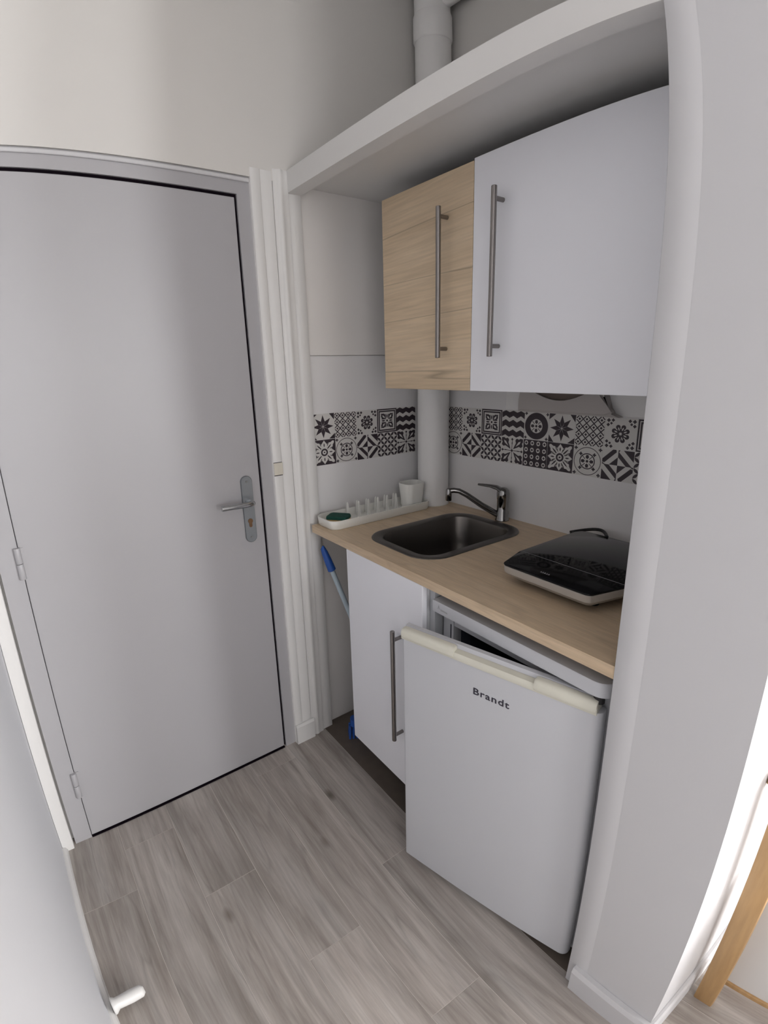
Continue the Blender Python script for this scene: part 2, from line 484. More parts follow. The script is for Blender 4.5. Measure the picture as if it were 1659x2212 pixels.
def pat_star():
    o = []
    for k in range(8):
        a = k * PI / 4
        P = [(0.515, 0.5), (0.70, 0.5 + 0.082), (0.945, 0.5), (0.70, 0.5 - 0.082)]
        o.append((1, DK, rot2(P, a)))
    for k in range(4):
        o.append((1, DK, rot2([(0.0, 0.0), (0.22, 0.0), (0.02, 0.26)], k * PI / 2)))
    return o


def pat_lattice():
    o = []
    for i in range(-4, 5):
        for sgn in (1, -1):
            cx = 0.625 + i * 0.25
            p, q = (cx - 0.6, 0.5 - sgn * 0.6), (cx + 0.6, 0.5 + sgn * 0.6)
            # clip to the unit square
            t0, t1 = 0.0, 1.0
            for ax in (0, 1):
                d = q[ax] - p[ax]
                a, b = (0.02 - p[ax]) / d, (0.98 - p[ax]) / d
                t0, t1 = max(t0, min(a, b)), min(t1, max(a, b))
            if t1 - t0 > 0.03:
                P = (p[0] + (q[0] - p[0]) * t0, p[1] + (q[1] - p[1]) * t0); Q = (p[0] + (q[0] - p[0]) * t1, p[1] + (q[1] - p[1]) * t1)
                o.append((1, DK, band(P, Q, 0.036)))
    for i in range(4):
        for j in range(4):
            c = (0.125 + 0.25 * i, 0.125 + 0.25 * j)
            o.append((2, DK, dia(*c, 0.048)))
    return o


def pat_flower():
    o = []
    for k in range(8):
        a = k * PI / 4 + PI / 8
        o.append((1, DK, rot2(circ(0.72, 0.5, 0.075, 10), a)))
        o.append((1, DK, rot2(petal(0.03, 0.26, 0.055), a)))
        o.append((2, LT, rot2(petal(0.10, 0.22, 0.020), a)))
    for k in range(4):
        a = k * PI / 2
        for (x, y, s) in ((0.10, 0.10, 0.055), (0.24, 0.09, 0.05), (0.09, 0.24, 0.05), (0.19, 0.19, 0.04)):
            for P in clover(x, y, s)[:2] + [dia(x, y, s * 1.1)]: o.append((1, DK, rot2(P, a)))
    return o


def pat_frame():
    o = [(1, DK, rect(0.01, 0.01, 0.99, 0.99)), (2, LT, rect(0.06, 0.06, 0.94, 0.94)), (3, DK, rect(0.085, 0.085, 0.915, 0.915)), (4, LT, rect(0.14, 0.14, 0.86, 0.86))]
    for k in range(4):
        a = k * PI / 2
        o.append((5, DK, rot2([(0.20, 0.20), (0.27, 0.21), (0.33, 0.20), (0.38, 0.24), (0.44, 0.23), (0.44, 0.44), (0.23, 0.44), (0.24, 0.38), (0.20, 0.33), (0.21, 0.27)], a)))
        o.append((6, LT, rot2([(0.27, 0.25), (0.36, 0.30), (0.40, 0.40), (0.30, 0.36)], a)))
        o.append((5, DK, rot2(petal(0.09, 0.28, 0.032), a)))
    o.append((5, DK, circ(0.5, 0.5, 0.045, 10)))
    return o


def pat_zigzag():
    o = []
    for yb in (0.06, 0.42, 0.78):
        top, bot = [], []
        for k in range(7):
            x = 0.0 + k / 6 * 1.0
            dz = 0.085 if k % 2 else -0.005
            top.append((x, yb + 0.155 + dz)); bot.append((x, yb - 0.06 + dz))
        bot = [(x, max(0.0, y)) for x, y in bot]; top = [(x, min(1.0, y)) for x, y in top]
        o.append((1, DK, bot + top[::-1]))
    return o


def wheel_centre(o, l, R):
    for k in range(4):
        a = k * PI / 2
        o.append((l, DK, rot2([(0.5 + R * 0.30, 0.5), (0.5 + R * 0.55, 0.5 + R * 0.26), (0.5 + R * 0.90, 0.5 + R * 0.16), (0.5 + R * 0.90, 0.5 - R * 0.16), (0.5 + R * 0.55, 0.5 - R * 0.26)], a)))
        o.append((l, DK, rot2(band((0.5 + R * 0.42, 0.5), (0.5 + R * 0.98, 0.5), R * 0.10), a + PI / 4)))
    o.append((l, DK, circ(0.5, 0.5, R * 0.20, 10)))


def pat_wheel():
    o = [(1, DK, circ(0.5, 0.5, 0.475, 36)), (2, LT, circ(0.5, 0.5, 0.25, 24))]
    wheel_centre(o, 3, 0.24)
    for k in range(4):
        for P in clover(0.07, 0.07, 0.055): o.append((1, DK, rot2(P, k * PI / 2)))
    return o


def pat_sunflower():
    o = [(1, DK, rect(0, 0, 1, 1))]
    for k in range(4):
        a = k * PI / 2
        for P in ([(0.64, 0.44), (0.72, 0.36), (0.84, 0.40), (0.97, 0.50), (0.84, 0.60), (0.72, 0.64), (0.64, 0.56)],):
            o.append((2, LT, rot2(P, a)))
        o.append((3, DK, rot2(petal(0.20, 0.36, 0.024), a)))
        o.append((2, LT, rot2(rot2([(0.62, 0.47), (0.80, 0.42), (0.90, 0.38), (0.96, 0.43), (1.06, 0.45), (1.10, 0.50), (1.06, 0.55), (0.96, 0.57), (0.90, 0.62), (0.80, 0.58), (0.62, 0.53)], PI / 4), a)))
        o.append((3, DK, rot2(rot2(petal(0.14, 0.44, 0.026), PI / 4), a)))
    for k in range(8):
        o.append((2, LT, rot2(petal(0.17, 0.38, 0.016), k * PI / 4 + PI / 8)))
    o += [(4, LT, circ(0.5, 0.5, 0.185, 20)), (5, DK, circ(0.5, 0.5, 0.15, 20)), (6, LT, circ(0.5, 0.5, 0.085, 10)), (7, DK, circ(0.5, 0.5, 0.035, 8))]
    return o


def pat_medallion():
    o = [(1, DK, circ(0.5, 0.5, 0.47, 36)), (2, LT, circ(0.5, 0.5, 0.448, 36)), (3, DK, circ(0.5, 0.5, 0.27, 28)), (4, LT, circ(0.5, 0.5, 0.235, 28))]
    wheel_centre(o, 5, 0.235)
    for k in range(4):
        for P in clover(0.08, 0.08, 0.06): o.append((1, DK, rot2(P, k * PI / 2)))
        for P in clover(0.265, 0.265, 0.06): o.append((5, DK, rot2(P, k * PI / 2)))
    return o


def pat_pinwheel():
    o = []
    for sx, sy, dark_in in ((-1, 1, True), (1, -1, True), (1, 1, False), (-1, -1, False)):
        if dark_in: shapes = ([(0, 0), (0.27, 0), (0, 0.27)], [(0.42, 0.05), (0.5, 0.07), (0.5, 0.17), (0.17, 0.5), (0.07, 0.5), (0.05, 0.42)])
        else: shapes = ([(0.27, 0), (0.45, 0), (0, 0.45), (0, 0.27)], [(0.5, 0.16), (0.5, 0.5), (0.16, 0.5)])
        for P in shapes: o.append((1, DK, [(0.5 + sx * x, 0.5 + sy * y) for x, y in P]))
    for k in range(4):
        o.append((1, DK, rot2([(0.90, 0.5), (0.995, 0.44), (0.995, 0.5)], k * PI / 2)))
    return o


def pat_circles():
    o = []; s = 1 / 3
    for i in range(3):
        for j in range(3):
            cx, cy = s * (i + 0.5), s * (j + 0.5)
            o.append((1, DK, circ(cx, cy, s * 0.5, 20)))
            P = []
            for q in range(4):                                   # four-pointed star with hollow sides
                a = q * PI / 2; P.append((cx + s * 0.46 * math.cos(a), cy + s * 0.46 * math.sin(a)))
                for t in (0.33, 0.67):
                    b = a + t * PI / 2; r = s * (0.25 - 0.03 * math.sin(PI * t)); P.append((cx + r * math.cos(b), cy + r * math.sin(b)))
            o.append((2, LT, P))
    return o


def pat_petals():
    o = []
    for k in range(4):
        a = k * PI / 2
        o.append((1, DK, rot2([(0.03, 0.03), (0.14, 0.02), (0.20, 0.06), (0.30, 0.03), (0.36, 0.10), (0.33, 0.20), (0.38, 0.30), (0.45, 0.44), (0.30, 0.38), (0.20, 0.33), (0.10, 0.36), (0.03, 0.30), (0.06, 0.20), (0.02, 0.14)], a)))
        o.append((2, LT, rot2([(0.12, 0.12), (0.22, 0.16), (0.34, 0.34), (0.16, 0.22)], a)))
        o.append((1, DK, rot2(band((0.55, 0.5), (0.92, 0.5), 0.022), a)))
        o.append((1, DK, rot2(dia(0.93, 0.5, 0.055), a)))
        o.append((1, DK, rot2(petal(0.20, 0.36, 0.02), a)))
    o.append((1, DK, circ(0.5, 0.5, 0.05, 10)))
    return o


def pat_dots():
    o = [(1, DK, rect(0.0, 0.0, 1.0, 1.0))]
    for i in range(4):
        for j in range(4):
            c = (0.125 + 0.25 * i, 0.125 + 0.25 * j)
            o.append((2, LT, circ(*c, 0.078, 8, 0.088))); o.append((3, DK, dia(*c, 0.052)))
    return o


TOPROW = [('star', pat_star), ('lattice', pat_lattice), ('flower', pat_flower), ('frame', pat_frame), ('zigzag', pat_zigzag), ('wheel', pat_wheel)]
LOWROW = [('sunflower', pat_sunflower), ('medallion', pat_medallion), ('pinwheel', pat_pinwheel), ('circles', pat_circles), ('petals', pat_petals), ('dots', pat_dots)]


def tile_mesh(name, pat, w):
    """local: u along x, print facing -y, v along z"""
    bm = bmesh.new(); g = 0.0004
    bbox(bm, g, w - g, -0.0010, 0, g, TH - g)
    for f in bm.faces: f.material_index = 0
    for layer, c, P in pat():
        y = -0.0010 - 0.00007 * layer
        P2 = []
        for u, v in P:
            p = (min(max(u, 0.006), 0.994) * w, y, min(max(v, 0.006), 0.994) * TH)
            if not P2 or (Vector(p) - Vector(P2[-1])).length > 1e-5: P2.append(p)
        if len(P2) > 2 and (Vector(P2[0]) - Vector(P2[-1])).length < 1e-5: P2.pop()
        if len(P2) < 3: continue
        try: f = bm.faces.new([bm.verts.new(p) for p in P2])
        except ValueError: continue
        f.material_index = 1 if c == DK else 2
        f.normal_update()
        if f.normal.y > 0: f.normal_flip()
    me = bpy.data.meshes.new(name); bm.to_mesh(me); bm.free()
    for k in (M['tile_l'], M['tile_d'], M['tile_l']): me.materials.append(k)
    return me


TILE = {n: tile_mesh('tile_' + n, p, TWID) for n, p in TOPROW + LOWROW}


def put_tile(me, parent, loc, rz):
    o = bpy.data.objects.new('tile', me); COL.objects.link(o)
    o.parent = parent; o.location = Vector(loc) - wpos(parent); o.rotation_euler = (0, 0, rz)


for i in range(6):          # niche side wall: u runs along +y, print faces +x
    y = 0.047 + i * 0.1018
    if y + TWID > D: continue
    put_tile(TILE[TOPROW[i][0]], side, (XL + 0.008, y, TB + TH), PI / 2)
    put_tile(TILE[LOWROW[i][0]], side, (XL + 0.008, y, TB), PI / 2)
for i in range(11):         # back wall
    x = 0.0965 + i * TWID
    if x + TWID > WN: break
    put_tile(TILE[TOPROW[(i + 1) % 6][0]], back, (x, D - 0.004, TB + TH), 0)
    put_tile(TILE[LOWROW[(i + 1) % 6][0]], back, (x, D - 0.004, TB), 0)

# ------------------------------------------------------------------ trims
bm = bmesh.new(); bbox(bm, 0.0, WN, 0.0, 0.05, 2.0751, 2.1402); bbox(bm, XL, WN, 0.05, D, 2.107, 2.1402)
tag(out('trim_1', bm, M['trim'], origin=(0.6, 0, 2.1)), 'white lintel board with soffit across the top of the kitchen niche', 'lintel', kind='structure')


def profile_post(name, prof, z0, z1, m, label):
    """vertical moulding: prof = (y, x) outline, closed"""
    bm = bmesh.new()
    ring_loft(bm, [[(x, y, z0) for y, x in prof], [(x, y, z1) for y, x in prof]])
    return tag(out(name, bm, m, smooth=50), label, 'trim', kind='structure')


profile_post('trim_2', [(-0.128, -0.02), (-0.128, 0.013), (-0.126, 0.015), (-0.096, 0.015), (-0.0940, 0.014), (-0.0932, 0.0115), (-0.0922, 0.0125), (-0.0535, 0.0125), (-0.052, 0.010), (-0.052, -0.02)], 0, 2.13, M['trim'], 'flat white door casing with a groove beside the entrance door')
profile_post('trim_3', [(-0.052, -0.02), (-0.052, 0.008), (-0.0505, 0.012), (-0.040, 0.013), (-0.036, 0.016), (-0.031, 0.020), (-0.025, 0.021), (-0.019, 0.0185), (-0.014, 0.016), (-0.004, 0.0155), (0.002, 0.015), (0.004, 0.012), (0.004, -0.02)], 0, 2.139, M['trim'], 'white rounded moulding running up to the lintel')
profile_post('trim_4', [(0.004, -0.02), (0.004, 0.006), (0.006, 0.008), (0.050, 0.008), (0.052, 0.006), (0.052, -0.02)], 0, 2.0751, M['trim'], 'narrow white board just inside the kitchen niche')
profile_post('trim_5', [(-1.0095, -0.03), (-1.0095, 0.018), (-1.008, 0.02), (-0.976, 0.02), (-0.974, 0.018), (-0.974, -0.03)], 0, 2.103, M['trim'], 'bright white casing strip beside the door hinges')
bm = bmesh.new()
ring_loft(bm, [[(WN, -0.0003, z), (WN, -0.0016, z), (WN + 0.0015, -0.003, z), (1.285, -0.003, z), (1.294, -0.0024, z), (1.300, -0.0014, z), (1.306, -0.0003, z)] for z in (0.0, CEIL - 0.002)])
tag(out('trim_6', bm, M['pil'], smooth=50), 'flat board edging the pilaster beside the niche opening', 'trim', kind='structure')
bm = bmesh.new()
ring_loft(bm, [[(x, HALL, 0), (x, HALL + 0.016, 0), (x, HALL + 0.0155, 0.010), (x, HALL + 0.012, 0.018), (x, HALL + 0.004, 0.022), (x, HALL, 0.022)] for x in (0.022, FAR_X)])
tag(out('baseboard_hall', bm, M['trim']), 'slim white quarter-round strip along the wall opposite the niche', 'baseboard', kind='structure')
bm = bmesh.new()
ring_loft(bm, [[(0.013, y, 0), (0.026, y, 0), (0.026, y, 0.078), (0.020, y, 0.088), (0.013, y, 0.088)] for y in (-0.127, -0.044)])
tag(out('baseboard_door', bm, M['trim']), 'short white baseboard block between door frame and niche', 'baseboard', kind='structure')
bm = bmesh.new()
ring_loft(bm, [[(x, -0.0005, 0), (x, -0.020, 0), (x, -0.020, 0.070), (x, -0.014, 0.083), (x, -0.0005, 0.083)] for x in (1.274, PX + 0.012)])
ring_loft(bm, [[(PX + 0.0005, y, 0), (PX + 0.012, y, 0), (PX + 0.012, y, 0.070), (PX + 0.008, y, 0.083), (PX + 0.0005, y, 0.083)] for y in (-0.0004, NORTH)])
tag(out('baseboard_pilaster', bm, M['pil']), 'white baseboard wrapping the foot of the pilaster', 'baseboard', kind='structure')

# ------------------------------------------------------------------ entrance door
dr = thing('door_1', (0, -0.55, 0), 'lilac-grey flush entrance door with steel lever handle', 'door', kind='structure')
bm = bmesh.new()
o_ = [(FL, 0), (FR, 0), (FR, FT), (FL, FT)]; i_ = [(DL - 0.004, 0), (DR + 0.004, 0), (DR + 0.004, DT + 0.006), (DL - 0.004, DT + 0.006)]
for y0, y1, z0, z1 in ((FL, DL - 0.0015, 0, FT), (DR + 0.0072, FR, 0, FT), (DL - 0.0015, DR + 0.0072, DT + 0.0100, FT)):
    bbox(bm, -0.09, 0.003, y0, y1, z0, z1)
out('door_frame', bm, M['door'], dr)
box('rebate_shade', -0.09, -0.03, DL - 0.0015, DR + 0.0072, 0.001, DT + 0.0100, M['gap'], dr)  # near-black backing, shade of the gap put into its colour
bm = bmesh.new(); bbox(bm, -0.0299, -0.006, DR + 0.0002, DR + 0.0071, 0.004, DT + 0.0099); out('gap_shade', bm, M['gap'], dr)  # black strips added to paint the shade inside the door gaps
box('gap_shade', -0.0299, -0.006, DL, DR, DT + 0.0002, DT + 0.0099, M['gap'], dr)
box('door_leaf', -0.029, 0.0, DL, DR, 0.006, DT, M['door'], dr, bevel=0.0015)
box('header_strip', 0.003, 0.010, FL + 0.01, FR - 0.001, FT - 0.016, FT - 0.004, M['pil'], dr, bevel=0.002)
box('threshold', -0.06, 0.006, DL, DR, 0.0, 0.004, M['gap'], dr)
hp = thing('handle_plate', (0, -0.2305, 0.923), None, None); hp.parent = dr; hp.location = Vector((0, -0.2305, 0.923)) - Vector(dr.location)
bm = bmesh.new(); cy = -0.2305
outl = rrect(cy - 0.0205, cy + 0.0205, 0.923, 1.166, 0.0204, 8)
ring_loft(bm, [[(0.0, y, z) for y, z in outl], [(0.006, y, z) for y, z in outl], [(0.008, cy + (y - cy) * 0.93, 1.0445 + (z - 1.0445) * 0.988) for y, z in outl]])
out('plate', bm, M['alu'], hp, smooth=40)
bm = bmesh.new()
tube(bm, [(0.004, cy, 1.072), (0.030, cy, 1.074), (0.046, cy - 0.001, 1.0755), (0.054, cy - 0.008, 1.076), (0.056, cy - 0.022, 1.0765), (0.056, cy - 0.07, 1.077), (0.055, cy - 0.112, 1.0775)], [0.013, 0.0115, 0.0105, 0.0105, 0.0100, 0.0098, 0.0098], 14)
out('lever', bm, M['levermetal'], hp, smooth=40)
bm = bmesh.new()
prism(bm, circ(cy, 1.003, 0.0088, 16), 0.0075, 0.0105, YZ); prism(bm, rrect(cy - 0.0052, cy + 0.0052, 0.980, 1.001, 0.005, 4), 0.0075, 0.0103, YZ)
out('lock_cylinder', bm, M['brass'], hp)
for z in (1.146, 0.942):
    bm = bmesh.new(); prism(bm, circ(cy, z, 0.004, 12), 0.0075, 0.0095, YZ); out('screw', bm, M['steel'], hp)
for z0, z1 in ((0.966, 1.060), (0.182, 0.280)):
    h = thing('hinge', (0, DL, z0), None, None); h.parent = dr; h.location = Vector((0, DL - 0.004, z0)) - Vector(dr.location)
    for a, b in ((z0, (z0 + z1) / 2 - 0.0008), ((z0 + z1) / 2 + 0.0008, z1)):
        bm = bmesh.new(); lathe(bm, (0.006, DL - 0.004), [(0.0085, a), (0.0090, a + 0.001), (0.0090, b - 0.001), (0.0085, b)], 14)
        out('knuckle', bm, M['door'], h, smooth=40)
    box('hinge_leaf', 0.0002, 0.0025, DL - 0.014, DL + 0.012, z0 + 0.002, z1 - 0.002, M['door'], h)

lb = thing('latch_block', (0.0155, FR + 0.018, 1.153), None, None)
box('block_face', 0.0155, 0.0195, FR + 0.0005, FR + 0.0345, 1.1545, 1.1985, M['cream'], lb, bevel=0.001)
for z0, z1 in ((1.1515, 1.1540), (1.1990, 1.2005)):
    box('slit', 0.0152, 0.0162, FR + 0.0005, FR + 0.0330, z0, z1, M['gap'], lb)
tag(lb, 'small cream block set into the white casing level with the door handle', 'block')

# ------------------------------------------------------------------ soil pipe in the corner
PC = (0.094, 0.567)
pp = thing('soil_pipe', (PC[0], PC[1], ZC), 'thick white painted pipe rising through the niche corner', 'pipe')
bm = bmesh.new(); lathe(bm, PC, [(0.0655, ZC), (0.0655, CEIL)], 32, cap=False); out('pipe_tube', bm, M['pipe'], pp, smooth=True)
bm = bmesh.new(); lathe(bm, PC, [(0.066, 2.645), (0.0705, 2.652), (0.0705, 2.735), (0.067, 2.745)], 32, cap=False); out('coupling', bm, M['pipe'], pp, smooth=40)
bm = bmesh.new(); tube(bm, [(PC[0] + 0.02, PC[1] + 0.01, 2.79), (PC[0] + 0.12, PC[1] + 0.02, 2.80), (PC[0] + 0.16, PC[1] + 0.06, 2.80)], 0.035, 16); out('side_branch', bm, M['pipe'], pp, smooth=40)
bm = bmesh.new(); lathe(bm, PC, [(0.0662, ZC), (0.068, ZC + 0.0005), (0.068, ZC + 0.003), (0.0662, ZC + 0.004)], 32, cap=False); out('sealant_ring', bm, M['plastic'], pp)

# ------------------------------------------------------------------ bar handles


def bar_handle(parent, x, y, z0, z1, s0, s1):
    """round steel bar handle, posts at s0 and s1, door face at y"""
    h = thing('handle', (x, y, z0), None, None); h.parent = parent; h.location = Vector((x, y, z0)) - wpos(parent)
    h['label'] = 'brushed steel bar handle'
    bm = bmesh.new(); tube(bm, [(x, y - 0.035, z0), (x, y - 0.035, z0 + 0.001), (x, y - 0.035, z1 - 0.001), (x, y - 0.035, z1)], [0.0066, 0.0075, 0.0075, 0.0066], 16)
    out('bar', bm, M['bar'], h, smooth=40)
    for z in (s0, s1):
        bm = bmesh.new(); tube(bm, [(x, y, z), (x, y - 0.034, z)], 0.0058, 12); out('post', bm, M['bar'], h, smooth=40)


# ------------------------------------------------------------------ wall cupboards
YU = 0.25


def wall_cupboard(x0, x1, m, hx, z1, hz, label):
    c = thing('wall_cupboard', ((x0 + x1) / 2, YU, 1.447), label, 'cupboard', 'wall cupboards over the worktop')
    t = 0.016; yb = D - 0.0045; z0 = 1.449
    bm = bmesh.new()
    for b in ((x0 + 0.001, x0 + t, YU + 0.0195, yb, z0, z1), (x1 - t, x1 - 0.001, YU + 0.0195, yb, z0, z1), (x0 + t, x1 - t, YU + 0.0195, yb, z0, z0 + t), (x0 + t, x1 - t, YU + 0.0195, yb, z1 - t, z1), (x0 + t, x1 - t, yb - 0.005, yb, z0 + t, z1 - t)):
        bbox(bm, *b)
    out('carcass', bm, M['carcass'], c)
    d = box('door', x0 + 0.001, x1 - 0.001, YU, YU + 0.019, 1.447, z1 + 0.001, m, c, bevel=0.001)
    bar_handle(d, hx, YU, *hz)
    return c


wall_cupboard(0.1885, 0.6035, M['oak'], 0.5015, 2.045, (1.543, 1.953, 1.569, 1.928), 'narrow wall cupboard with light oak door and long steel bar handle')
wall_cupboard(0.6035, 1.2515, M['white'], 0.7075, 2.050, (1.541, 1.953, 1.568, 1.925), 'wide wall cupboard with plain white door and long steel bar handle')

# cowl under the white cupboard
cw = thing('vent_cowl', (0.69, D - 0.006, 1.357), 'rounded grey vent cowl on a white plate under the white cupboard', 'vent')
box('backing_plate', 0.425, 0.98, D - 0.012, D - 0.0045, 1.3585, 1.52, M['cowlplate'], cw, bevel=0.003)
bm = bmesh.new()
ol = [(0.507, 1.359), (0.507, 1.40), (0.512, 1.425), (0.53, 1.44)] + [(0.55 + 0.25 * k / 12, 1.44 - 0.038 * math.sin(PI * k / 12)) for k in range(13)] + [(0.815, 1.44), (0.83, 1.42), (0.842, 1.385), (0.855, 1.368), (0.880, 1.359)]
prism(bm, ol, D - 0.05, D - 0.012, XZ)
bmesh.ops.bevel(bm, geom=[e for e in bm.edges if all(v.co.y < D - 0.049 for v in e.verts)], offset=0.008, segments=3, affect='EDGES')
out('cowl_shell', bm, M['cowl'], cw, smooth=40)
box('cowl_throat', 0.56, 0.79, D - 0.040, D - 0.013, 1.398, 1.47, M['throat'], cw, bevel=0.004)

# ------------------------------------------------------------------ worktop with sink cut-out
SX0, SX1, SY0, SY1, SR = 0.262, 0.618, 0.072, 0.560, 0.095
hole = rrect(SX0 + 0.012, SX1 - 0.012, SY0 + 0.012, SY1 - 0.012, SR - 0.012, 8)
outl = [(0.0345, 0.0), (WN - 0.0005, 0.0), (WN - 0.0005, D - 0.0045), (XL + 0.0085, D - 0.0045), (XL + 0.0085, 0.053), (0.0345, 0.053)]
bm = bmesh.new()


def loop_edges(P, z):
    vs = [bm.verts.new((x, y, z)) for x, y in P]
    return vs, [bm.edges.new((vs[i], vs[(i + 1) % len(vs)])) for i in range(len(vs))]


vt, et = loop_edges(outl, ZC); ht, eht = loop_edges(hole, ZC)
vb, eb = loop_edges(outl, ZC - TC); hb, ehb = loop_edges(hole, ZC - TC)
bmesh.ops.triangle_fill(bm, use_beauty=True, use_dissolve=False, edges=et + eht)
bmesh.ops.triangle_fill(bm, use_beauty=True, use_dissolve=False, edges=eb + ehb)
for a, b in ((vt, vb), (ht, hb)):
    for i in range(len(a)): bm.faces.new((a[i], a[(i + 1) % len(a)], b[(i + 1) % len(a)], b[i]))
front_edge = [e for e in bm.edges if all(abs(v.co.y) < 1e-5 and abs(v.co.z - ZC) < 1e-5 for v in e.verts)]
wt = out('worktop', bm, M['top'])
tag(wt, 'light oak worktop spanning the kitchen niche', 'worktop')

# ------------------------------------------------------------------ sink
sk = thing('sink', ((SX0 + SX1) / 2, (SY0 + SY1) / 2, ZC), 'small rectangular stainless steel sink set into the worktop', 'sink')
cxs, cys = (SX0 + SX1) / 2, (SY0 + SY1) / 2


def rr_ring(inset, z, r): return [(x, y, z) for x, y in rrect(SX0 + inset, SX1 - inset, SY0 + inset, SY1 - inset, max(r, 0.02), 8)]


bm = bmesh.new()
ring_loft(bm, [rr_ring(0.0, ZC + 0.0002, SR), rr_ring(0.001, ZC + 0.0022, SR), rr_ring(0.006, ZC + 0.0030, SR - 0.004), rr_ring(0.034, ZC + 0.0018, SR - 0.03), rr_ring(0.038, ZC - 0.001, SR - 0.032)], False, False)
out('rim', bm, M['sink'], sk, smooth=50)
bm = bmesh.new()
ring_loft(bm, [rr_ring(0.038, ZC - 0.001, SR - 0.032), rr_ring(0.041, ZC - 0.008, SR - 0.034), rr_ring(0.046, ZC - 0.10, SR - 0.036), rr_ring(0.058, ZC - 0.135, SR - 0.045), rr_ring(0.085, ZC - 0.145, SR - 0.06)], False, True)
out('basin', bm, M['sink'], sk, smooth=50)
bm = bmesh.new(); lathe(bm, (cxs, cys, 0), [(0.038, ZC - 0.1445), (0.036, ZC - 0.1425), (0.026, ZC - 0.1440), (0.020, ZC - 0.1445)], 24)
out('drain', bm, M['chrome'], sk, smooth=40)

# ------------------------------------------------------------------ mixer tap
fc = thing('mixer_tap', (0.460, 0.592, ZC), 'chrome mixer tap with low swivel spout and lever behind the sink', 'tap')
FX, FY = 0.460, 0.592
bm = bmesh.new(); lathe(bm, (FX, FY), [(0.0265, ZC), (0.0265, ZC + 0.004), (0.0235, ZC + 0.010), (0.0235, ZC + 0.034), (0.0215, ZC + 0.038), (0.0215, ZC + 0.082), (0.023, ZC + 0.086), (0.023, ZC + 0.092)], 28); out('body', bm, M['chrome'], fc, smooth=40)
bm = bmesh.new()
tip = Vector((0.335, 0.438, ZC + 0.118)); st = Vector((FX - 0.012, FY - 0.014, ZC + 0.022))
path = [st, st.lerp(tip, 0.35) + Vector((0, 0, 0.006)), st.lerp(tip, 0.66) + Vector((0, 0, 0.016)), st.lerp(tip, 0.82) + Vector((0, 0, 0.016)), st.lerp(tip, 0.93) + Vector((0, 0, 0.008)), tip]
tube(bm, path, [0.0125, 0.0115, 0.0105, 0.0100, 0.0100, 0.0100], 16); out('spout', bm, M['chrome'], fc, smooth=40)
bm = bmesh.new(); lathe(bm, (tip.x - 0.004, tip.y - 0.005), [(0.0105, tip.z - 0.038), (0.0118, tip.z - 0.036), (0.0118, tip.z - 0.012), (0.0112, tip.z + 0.004), (0.007, tip.z + 0.009)], 18); out('aerator', bm, M['chrome'], fc, smooth=40)
bm = bmesh.new()
lathe(bm, (FX, FY), [(0.0235, ZC + 0.0925), (0.0240, ZC + 0.106), (0.0215, ZC + 0.118), (0.014, ZC + 0.126), (0.004, ZC + 0.129)], 28); out('cartridge_cap', bm, M['chrome'], fc, smooth=40)
bm = bmesh.new()
sec = []
for (dx, dy, dz, wd_, th) in ((-0.002, -0.004, 0.114, 0.020, 0.012), (-0.020, -0.012, 0.126, 0.017, 0.009), (-0.045, -0.024, 0.131, 0.013, 0.006), (-0.070, -0.036, 0.132, 0.011, 0.005), (-0.086, -0.044, 0.133, 0.009, 0.004)):
    c = Vector((FX + dx, FY + dy, ZC + dz)); sx = Vector((0.455, -0.89, 0)) * wd_
    sec.append([c + sx * math.cos(a) + Vector((0, 0, th)) * math.sin(a) for a in (2 * PI * k / 12 for k in range(12))])
ring_loft(bm, sec); out('lever', bm, M['chrome'], fc, smooth=40)

# ------------------------------------------------------------------ dish rack and sponge
rk = thing('dish_rack', (0.09, 0.26, ZC), 'white plastic plate rack with prongs and cutlery cup against the side wall', 'dish rack')
rx0, rx1, ry0, ry1 = 0.024, 0.160, 0.018, 0.503
bm = bmesh.new()


def rk_ring(i, z, r): return [(x, y, z) for x, y in rrect(rx0 + i, rx1 - i, ry0 + i, ry1 - i, r, 6)]


ring_loft(bm, [rk_ring(0.006, ZC + 0.0005, 0.030), rk_ring(0.003, ZC + 0.004, 0.033), rk_ring(0.0, ZC + 0.034, 0.036), rk_ring(0.003, ZC + 0.0345, 0.034), rk_ring(0.006, ZC + 0.006, 0.03), rk_ring(0.03, ZC + 0.005, 0.02)], True, True)
out('tray', bm, M['plastic'], rk, smooth=40)
for xr in (0.082, 0.044):
    for i in range(6 if xr > 0.06 else 7):
        y = 0.187 + 0.0463 * i - (0.0 if xr > 0.06 else 0.03)
        bm = bmesh.new(); ring_loft(bm, [[(xr - 0.006 * s, y - 0.0055 * s, z), (xr + 0.006 * s, y - 0.0055 * s, z), (xr + 0.006 * s, y + 0.0055 * s, z), (xr - 0.006 * s, y + 0.0055 * s, z)] for s, z in ((1, ZC + 0.005), (0.75, ZC + 0.03), (0.5, ZC + 0.066 if xr > 0.06 else ZC + 0.058), (0.25, ZC + 0.072 if xr > 0.06 else ZC + 0.064))])
        out('prong', bm, M['plastic'], rk)
bm = bmesh.new()


def cup_ring(i, z, r): return [(x, y, z) for x, y in rrect(0.052 + i, 0.136 - i, 0.396 + i, 0.498 - i, r, 6)]


ring_loft(bm, [cup_ring(0.010, ZC + 0.006, 0.022), cup_ring(0.0, ZC + 0.108, 0.030), cup_ring(0.001, ZC + 0.110, 0.030), cup_ring(0.0035, ZC + 0.109, 0.027), cup_ring(0.012, ZC + 0.012, 0.02)], True, True)
out('cutlery_cup', bm, M['plastic'], rk, smooth=40)

